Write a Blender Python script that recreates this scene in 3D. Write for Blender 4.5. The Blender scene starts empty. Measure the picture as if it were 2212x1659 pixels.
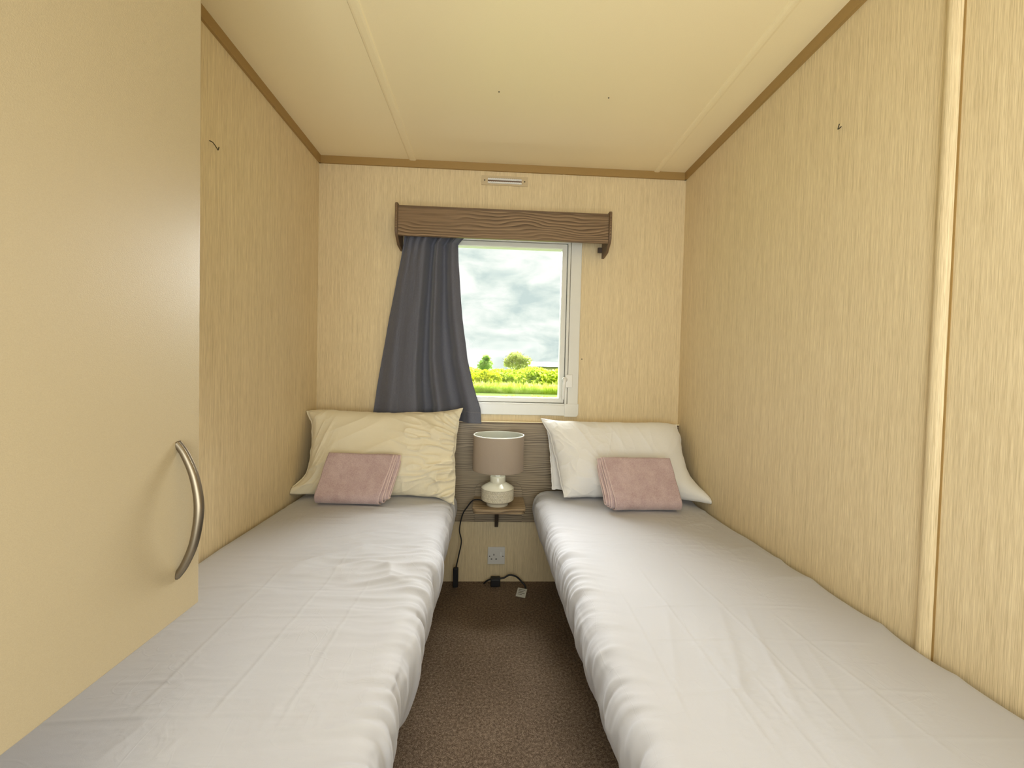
import bpy, bmesh, math, random
import numpy as np
from mathutils import Vector, Matrix

random.seed(7)
C = bpy.context.scene.collection
SC = bpy.context.scene

# ---------------------------------------------------------------- camera
FPX, YAW, PITCH, ROLL = 890.4, 0.0472, -0.0256, 0.0243
EYE = Vector((0.0, 0.0, 1.049))
fw = Vector((math.sin(YAW) * math.cos(PITCH), math.cos(YAW) * math.cos(PITCH), math.sin(PITCH)))
rt = fw.cross(Vector((0, 0, 1))).normalized()
up = rt.cross(fw)
rt2 = rt * math.cos(ROLL) + up * math.sin(ROLL)
up2 = -rt * math.sin(ROLL) + up * math.cos(ROLL)
cam = bpy.data.cameras.new('camera')
cam.sensor_fit = 'HORIZONTAL'; cam.sensor_width = 36.0; cam.lens = FPX / 2212 * 36.0
cam.clip_start = 0.02; cam.clip_end = 400
camo = bpy.data.objects.new('camera', cam); C.objects.link(camo)
M = Matrix((rt2, up2, -fw)).transposed().to_4x4(); M.translation = EYE
camo.matrix_world = M
SC.camera = camo

# ---------------------------------------------------------------- world, sun, fill lights, exposure
SC.view_settings.view_transform = 'Standard'; SC.view_settings.look = 'None'
SC.view_settings.gamma = 1.0; SC.view_settings.use_curve_mapping = False
SC.view_settings.exposure = 0.42
SKY_STRENGTH = 0.82
world = bpy.data.worlds.new('cloudy_sky'); SC.world = world; world.use_nodes = True
wt = world.node_tree; wt.nodes.clear()
def wn(t, **k):
    n = wt.nodes.new(t)
    for a, b in k.items(): setattr(n, a, b)
    return n
wo = wn('ShaderNodeOutputWorld'); wb = wn('ShaderNodeBackground'); wb.inputs['Strength'].default_value = SKY_STRENGTH
tc = wn('ShaderNodeTexCoord'); mp = wn('ShaderNodeMapping'); mp.inputs['Scale'].default_value = (1.0, 1.0, 2.6)
mp.inputs['Location'].default_value = (0.37, 0.1, 0.55)
n1 = wn('ShaderNodeTexNoise'); n1.inputs['Scale'].default_value = 8.0; n1.inputs['Detail'].default_value = 9; n1.inputs['Roughness'].default_value = .55
n1.inputs['Distortion'].default_value = .35
cr = wn('ShaderNodeValToRGB'); e = cr.color_ramp.elements
e[0].position = .36; e[0].color = (.60, .70, .69, 1); e[1].position = .60; e[1].color = (1.0, 1.0, .97, 1)
m_ = e.new(.47); m_.color = (.78, .85, .81, 1)
wt.links.new(tc.outputs['Generated'], mp.inputs[0]); wt.links.new(mp.outputs[0], n1.inputs['Vector'])
wt.links.new(n1.outputs['Fac'], cr.inputs[0]); wt.links.new(cr.outputs[0], wb.inputs['Color']); wt.links.new(wb.outputs[0], wo.inputs[0])

def light(name, kind, loc, direction, **k):
    l = bpy.data.lights.new(name, kind)
    for a, b in k.items(): setattr(l, a, b)
    o = bpy.data.objects.new(name, l); C.objects.link(o); o.location = loc
    o.rotation_euler = Vector(direction).to_track_quat('-Z', 'Y').to_euler()
    return o
# sun veiled by cloud, high beyond the window
light('veiled_sun', 'SUN', (3, 8, 6), (-0.14, -0.76, -0.64), energy=21.0, angle=math.radians(66), color=(.97, .98, 1.0))
# added fill light behind the camera, tilted up to brighten ceiling and walls
light('doorway_fill', 'AREA', (0.08, -0.50, 1.00), (0, 1, 1.05), energy=19.0, shape='RECTANGLE', size=0.95, size_y=1.3, color=(.96, 1.0, .97))
# added warm fill light under the ceiling, out of view
light('ceiling_fill', 'AREA', (0.1, 0.0, 2.03), (0, 0, -1), energy=1.0, shape='DISK', size=0.35, color=(1.0, .93, .80))

# ---------------------------------------------------------------- helpers
def link(o, parent=None):
    C.objects.link(o)
    if parent is not None: o.parent = parent
    return o
def shade(me, smooth=True):
    if smooth: me.polygons.foreach_set('use_smooth', [True] * len(me.polygons))
def tag(o, label=None, cat=None, group=None, kind=None):
    if label: o['label'] = label
    if cat: o['category'] = cat
    if group: o['group'] = group
    if kind: o['kind'] = kind
    return o
def obj(name, bm, mat, parent=None, smooth=False, bevel=0, seg=2):
    me = bpy.data.meshes.new(name)
    bmesh.ops.recalc_face_normals(bm, faces=bm.faces)
    bm.to_mesh(me); bm.free(); me.materials.append(mat)
    if smooth: shade(me)
    o = bpy.data.objects.new(name, me); link(o, parent)
    if bevel:
        b = o.modifiers.new('bevel', 'BEVEL'); b.width = bevel; b.segments = seg; b.limit_method = 'ANGLE'; b.angle_limit = math.radians(40)
        shade(me); b.harden_normals = True
    return o
def mesh_np(name, V, F, mat, parent=None, smooth=True):
    me = bpy.data.meshes.new(name)
    V = np.asarray(V, dtype=np.float32); F = np.asarray(F, dtype=np.int32)
    me.vertices.add(len(V)); me.vertices.foreach_set('co', V.ravel())
    k = F.shape[1]
    me.loops.add(F.size); me.loops.foreach_set('vertex_index', F.ravel())
    me.polygons.add(len(F)); me.polygons.foreach_set('loop_start', np.arange(0, F.size, k, dtype=np.int32))
    me.update(calc_edges=True); me.validate()
    me.materials.append(mat)
    if smooth: shade(me)
    o = bpy.data.objects.new(name, me); link(o, parent)
    return o
def grid_faces(n, m, off=0, flip=False):
    i, j = np.meshgrid(np.arange(n - 1), np.arange(m - 1), indexing='ij')
    a = i * m + j; b = (i + 1) * m + j; c = b + 1; d = a + 1
    F = np.stack([a, b, c, d], -1).reshape(-1, 4) + off
    return F[:, ::-1] if flip else F
def empty(name, loc, label, cat, group=None):
    o = bpy.data.objects.new(name, None); o.empty_display_size = .05; link(o); o.location = loc
    tag(o, label, cat, group); return o
def inv(o):   # children are modelled in world space; keep them there
    for ch in C.objects:
        if ch.parent is o: ch.matrix_parent_inverse = Matrix.Translation(-o.location)
def box(bm, x0, x1, y0, y1, z0, z1):
    vs = [bm.verts.new(p) for p in ((x0,y0,z0),(x1,y0,z0),(x1,y1,z0),(x0,y1,z0),(x0,y0,z1),(x1,y0,z1),(x1,y1,z1),(x0,y1,z1))]
    for f in ((0,3,2,1),(4,5,6,7),(0,1,5,4),(1,2,6,5),(2,3,7,6),(3,0,4,7)): bm.faces.new([vs[i] for i in f])
    return vs
def bx(name, mat, x0, x1, y0, y1, z0, z1, parent=None, bevel=0, seg=2):
    bm = bmesh.new(); box(bm, x0, x1, y0, y1, z0, z1); return obj(name, bm, mat, parent, bevel=bevel, seg=seg)
def prism(bm, pts, axis, a, b):
    def P(p, v):
        return {0: (v, p[0], p[1]), 1: (p[0], v, p[1]), 2: (p[0], p[1], v)}[axis]
    A = [bm.verts.new(P(p, a)) for p in pts]; B = [bm.verts.new(P(p, b)) for p in pts]
    bm.faces.new(A); bm.faces.new(B[::-1]); n = len(pts)
    for i in range(n): bm.faces.new((A[i], B[i], B[(i+1) % n], A[(i+1) % n]))
def rrect(x0, x1, y0, y1, r, corners=(1,1,1,1), n=6):
    pts = []
    for k, (cx, cy, a0) in enumerate(((x0+r, y0+r, 180), (x1-r, y0+r, 270), (x1-r, y1-r, 0), (x0+r, y1-r, 90))):
        if corners[k]:
            for i in range(n + 1):
                a = math.radians(a0 + 90 * i / n); pts.append((cx + r * math.cos(a), cy + r * math.sin(a)))
        else: pts.append(((x0, x1, x1, x0)[k], (y0, y0, y1, y1)[k]))
    return pts
def lathe(bm, prof, cx, cy, n=64):
    rings = []
    for r, z in prof:
        if r < 1e-6: rings.append([bm.verts.new((cx, cy, z))]); continue
        rings.append([bm.verts.new((cx + r * math.cos(2*math.pi*i/n), cy + r * math.sin(2*math.pi*i/n), z)) for i in range(n)])
    for A, B in zip(rings, rings[1:]):
        for i in range(n):
            j = (i + 1) % n
            if len(A) == 1 and len(B) == 1: continue
            if len(A) == 1: bm.faces.new((A[0], B[i], B[j]))
            elif len(B) == 1: bm.faces.new((A[i], B[0], A[j]))
            else: bm.faces.new((A[i], B[i], B[j], A[j]))
def smooth_path(pts, n=8):
    P = [Vector(p) for p in pts]; P = [P[0]*2 - P[1]] + P + [P[-1]*2 - P[-2]]; out = []
    for i in range(1, len(P) - 2):
        for k in range(n):
            t = k / n; a, b, c, d = P[i-1], P[i], P[i+1], P[i+2]
            out.append(0.5*((2*b) + (-a+c)*t + (2*a-5*b+4*c-d)*t*t + (-a+3*b-3*c+d)*t**3))
    out.append(P[-2]); return out
def tube(bm, pts, r, n=10, sect=None):
    rad = r if callable(r) else (lambda t: r)
    pts = [Vector(p) for p in pts]; rings = []; N = len(pts); prev = None
    for i, p in enumerate(pts):
        t = (pts[min(i+1, N-1)] - pts[max(i-1, 0)]).normalized()
        if prev is None: prev = t.orthogonal().normalized() if abs(t.y) > .9 else Vector((0,1,0))
        a = (prev - t * prev.dot(t)).normalized(); prev = a; b = t.cross(a)
        R = rad(i / (N - 1)); ring = []
        for k in range(n):
            ang = 2*math.pi*k/n; s = sect(ang) if sect else 1
            ring.append(bm.verts.new(p + (a*math.cos(ang) + b*math.sin(ang)) * R * s))
        rings.append(ring)
    for A, B in zip(rings, rings[1:]):
        for k in range(n): bm.faces.new((A[k], B[k], B[(k+1) % n], A[(k+1) % n]))
    bm.faces.new(rings[0][::-1]); bm.faces.new(rings[-1])

# vectorised value noise
_rng = np.random.RandomState(11); _T = _rng.rand(256, 256).astype(np.float64)
def vnoise(x, y, seed=0):
    x = np.asarray(x, float) + seed * 17.31; y = np.asarray(y, float) + seed * 5.77
    xi = np.floor(x).astype(int); yi = np.floor(y).astype(int); fx = x - xi; fy = y - yi
    fx = fx*fx*fx*(fx*(fx*6-15)+10); fy = fy*fy*fy*(fy*(fy*6-15)+10)
    g = lambda a, b: _T[a % 256, b % 256]
    return (g(xi,yi)*(1-fx)+g(xi+1,yi)*fx)*(1-fy) + (g(xi,yi+1)*(1-fx)+g(xi+1,yi+1)*fx)*fy
def fbm(x, y, o=4, seed=0, gain=.5):
    s = 0; a = 1; t = 0
    for k in range(o): s = s + a*vnoise(x*2**k, y*2**k, seed+k); t += a; a *= gain
    return s / t
def ridge(x, y, o=3, seed=0, gain=.5, p=2.0):
    s = 0; a = 1; t = 0
    for k in range(o): s = s + a*(1-np.abs(2*vnoise(x*2**k, y*2**k, seed+k)-1))**p; t += a; a *= gain
    return s / t

# ---------------------------------------------------------------- materials
class Mat:
    def __init__(s, name, base=(.5,.5,.5), rough=.5, spec=.5, metal=0.0, coord='Object'):
        s.m = bpy.data.materials.new(name); s.m.use_nodes = True; s.t = s.m.node_tree
        s.b = s.t.nodes['Principled BSDF']; s.out = s.t.nodes['Material Output']
        s.b.inputs['Base Color'].default_value = (*base, 1); s.b.inputs['Roughness'].default_value = rough
        s.b.inputs['Specular IOR Level'].default_value = spec; s.b.inputs['Metallic'].default_value = metal
        s.tc = s.t.nodes.new('ShaderNodeTexCoord'); s.coord = coord
    def n(s, t, **k):
        x = s.t.nodes.new(t)
        for a, b in k.items(): setattr(x, a, b)
        return x
    def L(s, a, b): s.t.links.new(a, b)
    def mapping(s, scale=(1,1,1), loc=(0,0,0), rot=(0,0,0), src=None):
        m = s.n('ShaderNodeMapping'); m.inputs['Scale'].default_value = scale; m.inputs['Location'].default_value = loc; m.inputs['Rotation'].default_value = rot
        s.L(src or s.tc.outputs[s.coord], m.inputs[0]); return m.outputs[0]
    def noise(s, vec, scale=1, detail=3, rough=.5, dist=0):
        x = s.n('ShaderNodeTexNoise'); x.inputs['Scale'].default_value = scale; x.inputs['Detail'].default_value = detail
        x.inputs['Roughness'].default_value = rough; x.inputs['Distortion'].default_value = dist; s.L(vec, x.inputs['Vector']); return x.outputs['Fac']
    def ramp(s, fac, stops):
        r = s.n('ShaderNodeValToRGB'); e = r.color_ramp.elements
        while len(e) < len(stops): e.new(.5)
        for q, (p, c) in zip(e, stops): q.position = p; q.color = (*c, 1) if len(c) == 3 else c
        s.L(fac, r.inputs[0]); return r.outputs[0]
    def math(s, op, a, b=0.5, c=None):
        x = s.n('ShaderNodeMath', operation=op)
        for i, v in enumerate((a, b, c)):
            if v is None: continue
            if isinstance(v, (int, float)): x.inputs[i].default_value = v
            else: s.L(v, x.inputs[i])
        return x.outputs[0]
    def mix(s, fac, a, b, mode='MIX'):
        x = s.n('ShaderNodeMix', data_type='RGBA', blend_type=mode)
        for i, v in ((0, fac), (6, a), (7, b)):
            if isinstance(v, (int, float)): x.inputs[i].default_value = v
            elif isinstance(v, tuple): x.inputs[i].default_value = (*v, 1)
            else: s.L(v, x.inputs[i])
        return x.outputs[2]
    def color(s, v): s.L(v, s.b.inputs['Base Color']); return s
    def bump(s, h, strength=.3, dist=.001):
        x = s.n('ShaderNodeBump'); x.inputs['Strength'].default_value = strength; x.inputs['Distance'].default_value = dist
        s.L(h, x.inputs['Height']); s.L(x.outputs[0], s.b.inputs['Normal']); return s

def plain(name, base, rough=.5, spec=.5, metal=0, tex=900, amt=.06, bump=.08):
    m = Mat(name, base, rough, spec, metal)
    v = m.mapping(); f = m.noise(v, tex, 2)
    lo = tuple(c*(1-amt) for c in base); hi = tuple(min(1, c*(1+amt)) for c in base)
    m.color(m.ramp(f, [(.3, lo), (.7, hi)]))
    if bump: m.bump(f, bump, .0006)
    return m.m

def wallpaper(name, lo, mid, hi):
    m = Mat(name, mid, .62, .35)
    a = m.noise(m.mapping((640, 640, 6)), 1, 4, .62)
    b = m.noise(m.mapping((1200, 1200, 22)), 1, 2, .6)
    c = m.noise(m.mapping((130, 130, 2.5)), 1, 2, .5)
    w = m.noise(m.mapping((250, 250, 900)), 1, 1)
    f = m.math('ADD', m.math('MULTIPLY', a, .44), m.math('ADD', m.math('MULTIPLY', b, .44), m.math('MULTIPLY', c, .12)))
    m.color(m.ramp(f, [(.38, lo), (.5, mid), (.62, hi)]))
    m.bump(m.math('ADD', f, m.math('MULTIPLY', w, .35)), .16, .0009); return m.m
M_WALL = wallpaper('linen_wallpaper', (.56, .44, .255), (.73, .59, .365), (.87, .73, .475))

def woodmat(name, dark, mid, light, axis='x', rough=.45, seed=0., scale=1.0, wv=5.0, fz=52):
    m = Mat(name, mid, rough, .4)
    # along = direction of the grain
    s = {'x': (1, 1, 1), 'y': (1, 1, 1)}[axis]
    warp = m.noise(m.mapping((2.6*scale, 3.0, 9*scale), (seed, 0, seed)), 1, 2, .45)
    warp2 = m.noise(m.mapping((5.5*scale, 4.0, 13*scale), (seed*2, 0, 1)), 1, 1, .5)
    sep = m.n('ShaderNodeSeparateXYZ'); m.L(m.tc.outputs['Object'], sep.inputs[0])
    if axis == 'y': zc = m.math('ADD', sep.outputs[0], sep.outputs[2])
    else: zc = m.math('ADD', sep.outputs[2], m.math('MULTIPLY', sep.outputs[1], .6))
    z = m.math('MULTIPLY', zc, fz*scale)
    z = m.math('ADD', z, m.math('MULTIPLY', warp, wv)); z = m.math('ADD', z, m.math('MULTIPLY', warp2, wv*.35))
    saw = m.math('FRACT', z)
    band = m.ramp(saw, [(.0, light), (.45, mid), (.80, dark), (.95, dark), (1.0, light)])
    mask = m.ramp(m.noise(m.mapping((1.0, 2.5, 9*scale), (seed+3, 1, 2)), 1, 2), [(.42, (0,0,0)), (.58, (1,1,1))])
    gs = (5, 160, 160) if axis == 'x' else (160, 5, 160)
    fine = m.noise(m.mapping(gs), 1, 4, .65)
    base = m.mix(m.math('MULTIPLY', mask, .8), mid, band)
    fcol = m.ramp(fine, [(.3, (.62, .60, .58)), (.5, (1, 1, 1)), (.72, (1.25, 1.25, 1.25))])
    m.color(m.mix(.85, base, fcol, 'MULTIPLY')); m.bump(fine, .12, .0005); return m.m
M_PELMET = woodmat('pelmet_wood', (.075, .043, .022), (.225, .145, .082), (.33, .23, .135), seed=1.3, wv=5.5, fz=70)
M_HEAD = woodmat('headboard_wood', (.12, .088, .058), (.30, .235, .155), (.43, .345, .235), seed=4.1, wv=5.0, fz=95)
M_SHELF = woodmat('shelf_wood', (.15, .10, .055), (.33, .235, .135), (.44, .33, .20), seed=2.2)
M_EDGE = plain('dark_wood_edge', (.14, .085, .045), .45)
M_CORNICE = plain('brown_cornice', (.36, .225, .075), .5)
M_DARK = plain('dark_bracket', (.03, .018, .015), .45)
M_CEIL = plain('ceiling_board', (.90, .765, .49), .42, .4, tex=500, amt=.02, bump=.12)
M_WHITE = plain('white_plastic_frame', (.74, .73, .68), .28, .5, amt=.01, bump=0)
M_WHITE2 = plain('white_latch_plastic', (.83, .82, .79), .25, .5, amt=.01, bump=0)
M_SOCKET = plain('socket_plastic', (.72, .70, .66), .3, amt=.01, bump=0)
M_BLACK = plain('black_rubber', (.012, .012, .014), .5, bump=0)
M_SCREW = plain('dark_screw', (.05, .04, .03), .4, metal=.6, bump=0)
M_METAL = Mat('brushed_handle_metal', (.22, .18, .125), .36, .5, .9).m
M_VENT = plain('cream_vent_plate', (.60, .48, .30), .4, bump=0)
M_PAPER = plain('paper_label', (.66, .65, .60), .7, bump=0)
M_INK = plain('label_ink', (.12, .11, .10), .7, bump=0)

def doormat():
    m = Mat('cupboard_laminate', (.5, .4, .26), .36, .45)
    f = m.noise(m.mapping(), 1400, 2)
    m.color(m.ramp(f, [(.3, (.37, .295, .178)), (.7, (.412, .33, .20))])); m.bump(m.noise(m.mapping(), 700, 2), .22, .0008); return m.m
M_DOOR = doormat()

def carpet():
    m = Mat('carpet_pile', (.1, .07, .05), .95, .1)
    a = m.noise(m.mapping(), 330, 3, .7); b = m.noise(m.mapping(), 120, 2, .5); c = m.noise(m.mapping(), 4, 2)
    f = m.math('ADD', m.math('MULTIPLY', a, .6), m.math('ADD', m.math('MULTIPLY', b, .3), m.math('MULTIPLY', c, .1)))
    m.color(m.ramp(f, [(.36, (.06, .04, .027)), (.5, (.20, .138, .094)), (.64, (.44, .33, .24))]))
    m.bump(f, .9, .006); return m.m
M_CARPET = carpet()

def sheetmat(name, base, warm, creases=True):
    m = Mat(name, base, .78, .25)
    v = m.mapping()
    big = m.noise(v, 2.3, 3)
    m.color(m.ramp(big, [(.35, base), (.65, warm)]))
    m.b.inputs['Sheen Weight'].default_value = .15
    def line(vec, sc, width, dist=.4):
        n = m.noise(vec, sc, 1.5, .5, dist)
        d = m.math('ABSOLUTE', m.math('SUBTRACT', n, .5))
        x = m.n('ShaderNodeMapRange', interpolation_type='SMOOTHERSTEP'); m.L(d, x.inputs[0])
        x.inputs[1].default_value = 0; x.inputs[2].default_value = width; x.inputs[3].default_value = 1; x.inputs[4].default_value = 0
        return x.outputs[0]
    a = line(m.mapping((1.2, 5, 2)), 2.2, .010)
    b = line(m.mapping((6, 1.3, 2), rot=(0, 0, .25)), 2.0, .011)
    patch = m.ramp(m.noise(v, 4.5, 2), [(.46, (0,0,0)), (.6, (1,1,1))])
    cr_ = line(m.mapping((9, 9, 6)), 1.5, .03, .8)
    w = m.noise(v, 1500, 1); soft = m.noise(m.mapping((14, 30, 14)), 1, 3)
    h = m.math('ADD', m.math('MULTIPLY', m.math('MULTIPLY', m.math('ADD', a, b), patch), .12), m.math('MULTIPLY', m.math('MULTIPLY', cr_, patch), .10))
    h = m.math('ADD', h, m.math('ADD', m.math('MULTIPLY', w, .10), m.math('MULTIPLY', soft, .7)))
    m.bump(h, .42, .0035); return m.m
M_SHEET = sheetmat('white_sheet_cotton', (.48, .48, .515), (.505, .50, .53))
M_CASE_L = sheetmat('cream_pillowcase_cotton', (.78, .70, .52), (.82, .75, .58))
M_CASE_R = sheetmat('white_pillowcase_cotton', (.80, .79, .77), (.82, .80, .77))

def fleece():
    m = Mat('pink_fleece', (.50, .33, .29), .95, .1)
    a = m.noise(m.mapping(), 260, 3, .7); b = m.noise(m.mapping(), 22, 3, .6)
    f = m.math('ADD', m.math('MULTIPLY', a, .55), m.math('MULTIPLY', b, .45))
    m.color(m.ramp(f, [(.36, (.42, .295, .29)), (.5, (.50, .37, .365)), (.66, (.60, .46, .455))]))
    m.b.inputs['Sheen Weight'].default_value = .35; m.bump(f, .45, .002); return m.m
M_FLEECE = fleece()
M_HEM = plain('pink_fleece_hem', (.66, .51, .47), .95, .1, tex=500)

def curtainmat():
    m = Mat('grey_curtain_satin', (.10, .10, .12), .55, .35)
    f = m.noise(m.mapping((900, 900, 120)), 1, 2)
    m.color(m.ramp(f, [(.3, (.098, .102, .132)), (.7, (.135, .138, .172))])); m.bump(f, .12, .0006)
    m.b.inputs['Sheen Weight'].default_value = .25
    tr = m.n('ShaderNodeBsdfTranslucent'); tr.inputs[0].default_value = (.20, .19, .22, 1)
    mx = m.n('ShaderNodeMixShader'); mx.inputs[0].default_value = .10
    m.L(m.b.outputs[0], mx.inputs[1]); m.L(tr.outputs[0], mx.inputs[2]); m.L(mx.outputs[0], m.out.inputs[0]); return m.m
M_CURTAIN = curtainmat()
M_CURTSEAM = plain('curtain_thread', (.22, .21, .23), .6)

def shademat(name, col, tcol):
    m = Mat(name, col, .85, .2)
    f = m.noise(m.mapping((500, 500, 1400)), 1, 2); lo = tuple(c*.93 for c in col); hi = tuple(c*1.06 for c in col)
    m.color(m.ramp(f, [(.3, lo), (.7, hi)])); m.bump(f, .2, .0006)
    tr = m.n('ShaderNodeBsdfTranslucent'); tr.inputs[0].default_value = (*tcol, 1)
    mx = m.n('ShaderNodeMixShader'); mx.inputs[0].default_value = .22
    m.L(m.b.outputs[0], mx.inputs[1]); m.L(tr.outputs[0], mx.inputs[2]); m.L(mx.outputs[0], m.out.inputs[0]); return m.m
M_SHADE = shademat('taupe_lamp_fabric', (.42, .345, .285), (.45, .36, .28))
M_LINING = shademat('white_lamp_lining', (.74, .76, .68), (.7, .7, .62))
M_RIM = plain('lamp_shade_rim', (.80, .80, .74), .6, bump=0)
M_CERAMIC = plain('cream_glazed_ceramic', (.66, .62, .50), .16, .6, amt=.02, bump=0)
def ceramic2():
    m = Mat('embossed_ceramic', (.5, .45, .34), .3, .5)
    f = m.noise(m.mapping(), 60, 2); m.color(m.ramp(f, [(.3, (.58, .53, .41)), (.7, (.66, .61, .49))])); return m.m
M_CERAMIC2 = ceramic2()

def glass():
    m = Mat('window_glass'); m.t.nodes.remove(m.b)
    tr = m.n('ShaderNodeBsdfTransparent'); tr.inputs[0].default_value = (.97, .985, .97, 1)
    gl = m.n('ShaderNodeBsdfGlossy'); gl.inputs['Roughness'].default_value = .01
    fr = m.n('ShaderNodeFresnel'); fr.inputs[0].default_value = 1.45
    mx = m.n('ShaderNodeMixShader'); m.L(m.math('MULTIPLY', fr.outputs[0], .10), mx.inputs[0]); m.L(tr.outputs[0], mx.inputs[1]); m.L(gl.outputs[0], mx.inputs[2]); m.L(mx.outputs[0], m.out.inputs[0])
    return m.m
M_GLASS = glass()

def leafmat(name, lo, mid, hi, sc=1.2, trans=.45):
    m = Mat(name, mid, .6, .2)
    f = m.noise(m.mapping(), sc, 4, .7)
    col = m.ramp(f, [(.36, lo), (.5, mid), (.64, hi)]); m.color(col)
    tr = m.n('ShaderNodeBsdfTranslucent'); m.L(col, tr.inputs[0]); mx = m.n('ShaderNodeMixShader'); mx.inputs[0].default_value = trans
    m.L(m.b.outputs[0], mx.inputs[1]); m.L(tr.outputs[0], mx.inputs[2]); m.L(mx.outputs[0], m.out.inputs[0]); return m.m
M_HEDGE = leafmat('bramble_leaves', (.32, .44, .016), (.58, .70, .045), (.84, .86, .20), 3.0, .62)
M_YELLOW = leafmat('yellow_bush_leaves', (.40, .50, .012), (.62, .66, .02), (.80, .78, .05), 1.6)
M_TREE1 = leafmat('bright_tree_leaves', (.20, .36, .06), (.40, .58, .12), (.58, .70, .24), 2, .5)
M_TREE2 = leafmat('pale_tree_leaves', (.34, .40, .09), (.56, .60, .18), (.76, .76, .34), 2, .5)
M_TALL = leafmat('tall_grass_blades', (.46, .58, .06), (.64, .76, .12), (.84, .88, .32), 2, .62)
M_WEED = leafmat('weed_leaves', (.20, .28, .03), (.34, .42, .05), (.50, .55, .12), 3)
M_BARK = plain('twig_bark', (.13, .11, .08), .8, tex=40)
def lawnmat():
    m = Mat('mown_grass', (.2, .3, .02), .9, .1)
    f = m.noise(m.mapping((3, 1.2, 1)), 3, 5, .75); m.color(m.ramp(f, [(.36, (.060, .105, .001)), (.5, (.085, .130, .001)), (.64, (.115, .155, .002))])); m.bump(f, .5, .05); return m.m
M_LAWN = lawnmat()
M_ROOF = plain('pale_roof_sheet', (.55, .57, .60), .5, tex=3)
M_CLAD = plain('tan_cladding', (.78, .70, .56), .7, tex=3)
M_SEAM2 = plain('grey_gutter', (.16, .17, .18), .6)

# ---------------------------------------------------------------- the room shell
XL, XR, YB, ZC, YN = -0.856, 0.945, 2.05, 2.07, -0.62
S = 'structure'
tag(bx('floor', M_CARPET, XL - .05, XR + .05, YN - .1, YB + .07, -.06, 0), kind=S)
tag(bx('ceiling', M_CEIL, XL - .05, XR + .05, YN - .1, YB + .07, ZC, ZC + .06), kind=S)
tag(bx('wall_left', M_WALL, XL - .05, XL, YN, YB, 0, ZC), kind=S)
wr = tag(bx('wall_right', M_WALL, XR, XR + .05, YN, YB, 0, ZC), kind=S)
WX0, WX1, WZ0, WZ1 = -.300, .372, .892, 1.712     # window opening
bm = bmesh.new()
for a in ((XL-.05, WX0, 0, ZC), (WX1, XR+.05, 0, ZC), (WX0, WX1, 0, WZ0), (WX0, WX1, WZ1, ZC)):
    box(bm, a[0], a[1], YB, YB + .07, a[2], a[3])
tag(obj('wall_far', bm, M_WALL), kind=S)
bm = bmesh.new()
for a in ((XL-.05, -.42, 0, ZC), (.58, XR+.05, 0, ZC), (-.42, .58, 2.0, ZC)): box(bm, a[0], a[1], YN - .06, YN, a[2], a[3])
tag(obj('wall_near', bm, M_WALL), kind=S)
# door casing round the open doorway behind the camera
bm = bmesh.new()
box(bm, -.45, -.40, YN - .07, YN + .012, 0, 2.03); box(bm, .56, .61, YN - .07, YN + .012, 0, 2.03); box(bm, -.45, .61, YN - .07, YN + .012, 1.98, 2.03)
tag(obj('trim_9', bm, M_WHITE, bevel=.003), kind=S)

# cornices
def cornice(name, pts, axis, a, b): 
    bm = bmesh.new(); prism(bm, pts, axis, a, b); tag(obj(name, bm, M_CORNICE), kind=S)
h = .034; t = .012
cornice('trim_1', [(YB, ZC), (YB - t, ZC), (YB - t*.8, ZC - h), (YB, ZC - h)], 0, XL, XR)
cornice('trim_2', [(XL, ZC), (XL + t, ZC), (XL + t*.8, ZC - h), (XL, ZC - h)], 1, .66, YB)
cornice('trim_3', [(XR, ZC), (XR - t, ZC), (XR - t*.8, ZC - h), (XR, ZC - h)], 1, YN, YB)
# ceiling battens
def batten(name, x0, x1):
    bm = bmesh.new(); prism(bm, [(x0, ZC), (x0 + .003, ZC - .004), (x0 + .010, ZC - .0055), (x1 - .010, ZC - .0055), (x1 - .003, ZC - .004), (x1, ZC)], 1, YN, YB)
    tag(obj(name, bm, M_CEIL), kind=S)
batten('trim_4', -.428, -.392); batten('trim_5', .776, .806)
# rounded cover strip on the right wall
bm = bmesh.new(); n = 10; y0, y1 = .817, .850
pts = [(XR - .013 * math.sin(math.pi * i / n) ** .6, y0 + (y1 - y0) * i / n) for i in range(n + 1)]
prism(bm, [(p[0], p[1]) for p in pts], 2, 0, ZC - h)
ts = obj('trim_6', bm, M_WALL, smooth=False); tag(ts, kind=S)
bx('joint_line', M_CORNICE, XR - .0015, XR, y0 - .003, y0 + .002, 0, ZC - h, ts)
# flat joint strip above the window
tag(bx('trim_7', M_WALL, .322, .336, YB - .0022, YB, 1.80, ZC - h), kind=S)

# ---------------------------------------------------------------- window
GX0, GX1, GZ0, GZ1 = -.275, .350, .916, 1.692
def ringframe(name, mat, x0, x1, z0, z1, w, ya, yb, parent, bevel=.002, extra=None):
    bm = bmesh.new()
    o = [(x0, z0), (x1, z0), (x1, z1), (x0, z1)]; i = [(x0+w, z0+w), (x1-w, z0+w), (x1-w, z1-w), (x0+w, z1-w)]
    rows = []
    for (P, y) in ((o, ya), (i, ya), (i, yb), (o, yb)): rows.append([bm.verts.new((p[0], y, p[1])) for p in P])
    for a in range(4):
        A, B = rows[a], rows[(a + 1) % 4]
        for k in range(4): bm.faces.new((A[k], A[(k+1) % 4], B[(k+1) % 4], B[k]))
    return obj(name, bm, mat, parent, bevel=bevel)
win = ringframe('window_1', M_WHITE, WX0 - .050, WX1 + .055, WZ0 - .048, WZ1 + .045, .053, YB - .016, YB + .002, None, .003)
tag(win, kind=S)
ringframe('inner_frame', M_WHITE, WX0, WX1, WZ0, WZ1, .012, YB - .012, YB + .075, win, .002)
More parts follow.
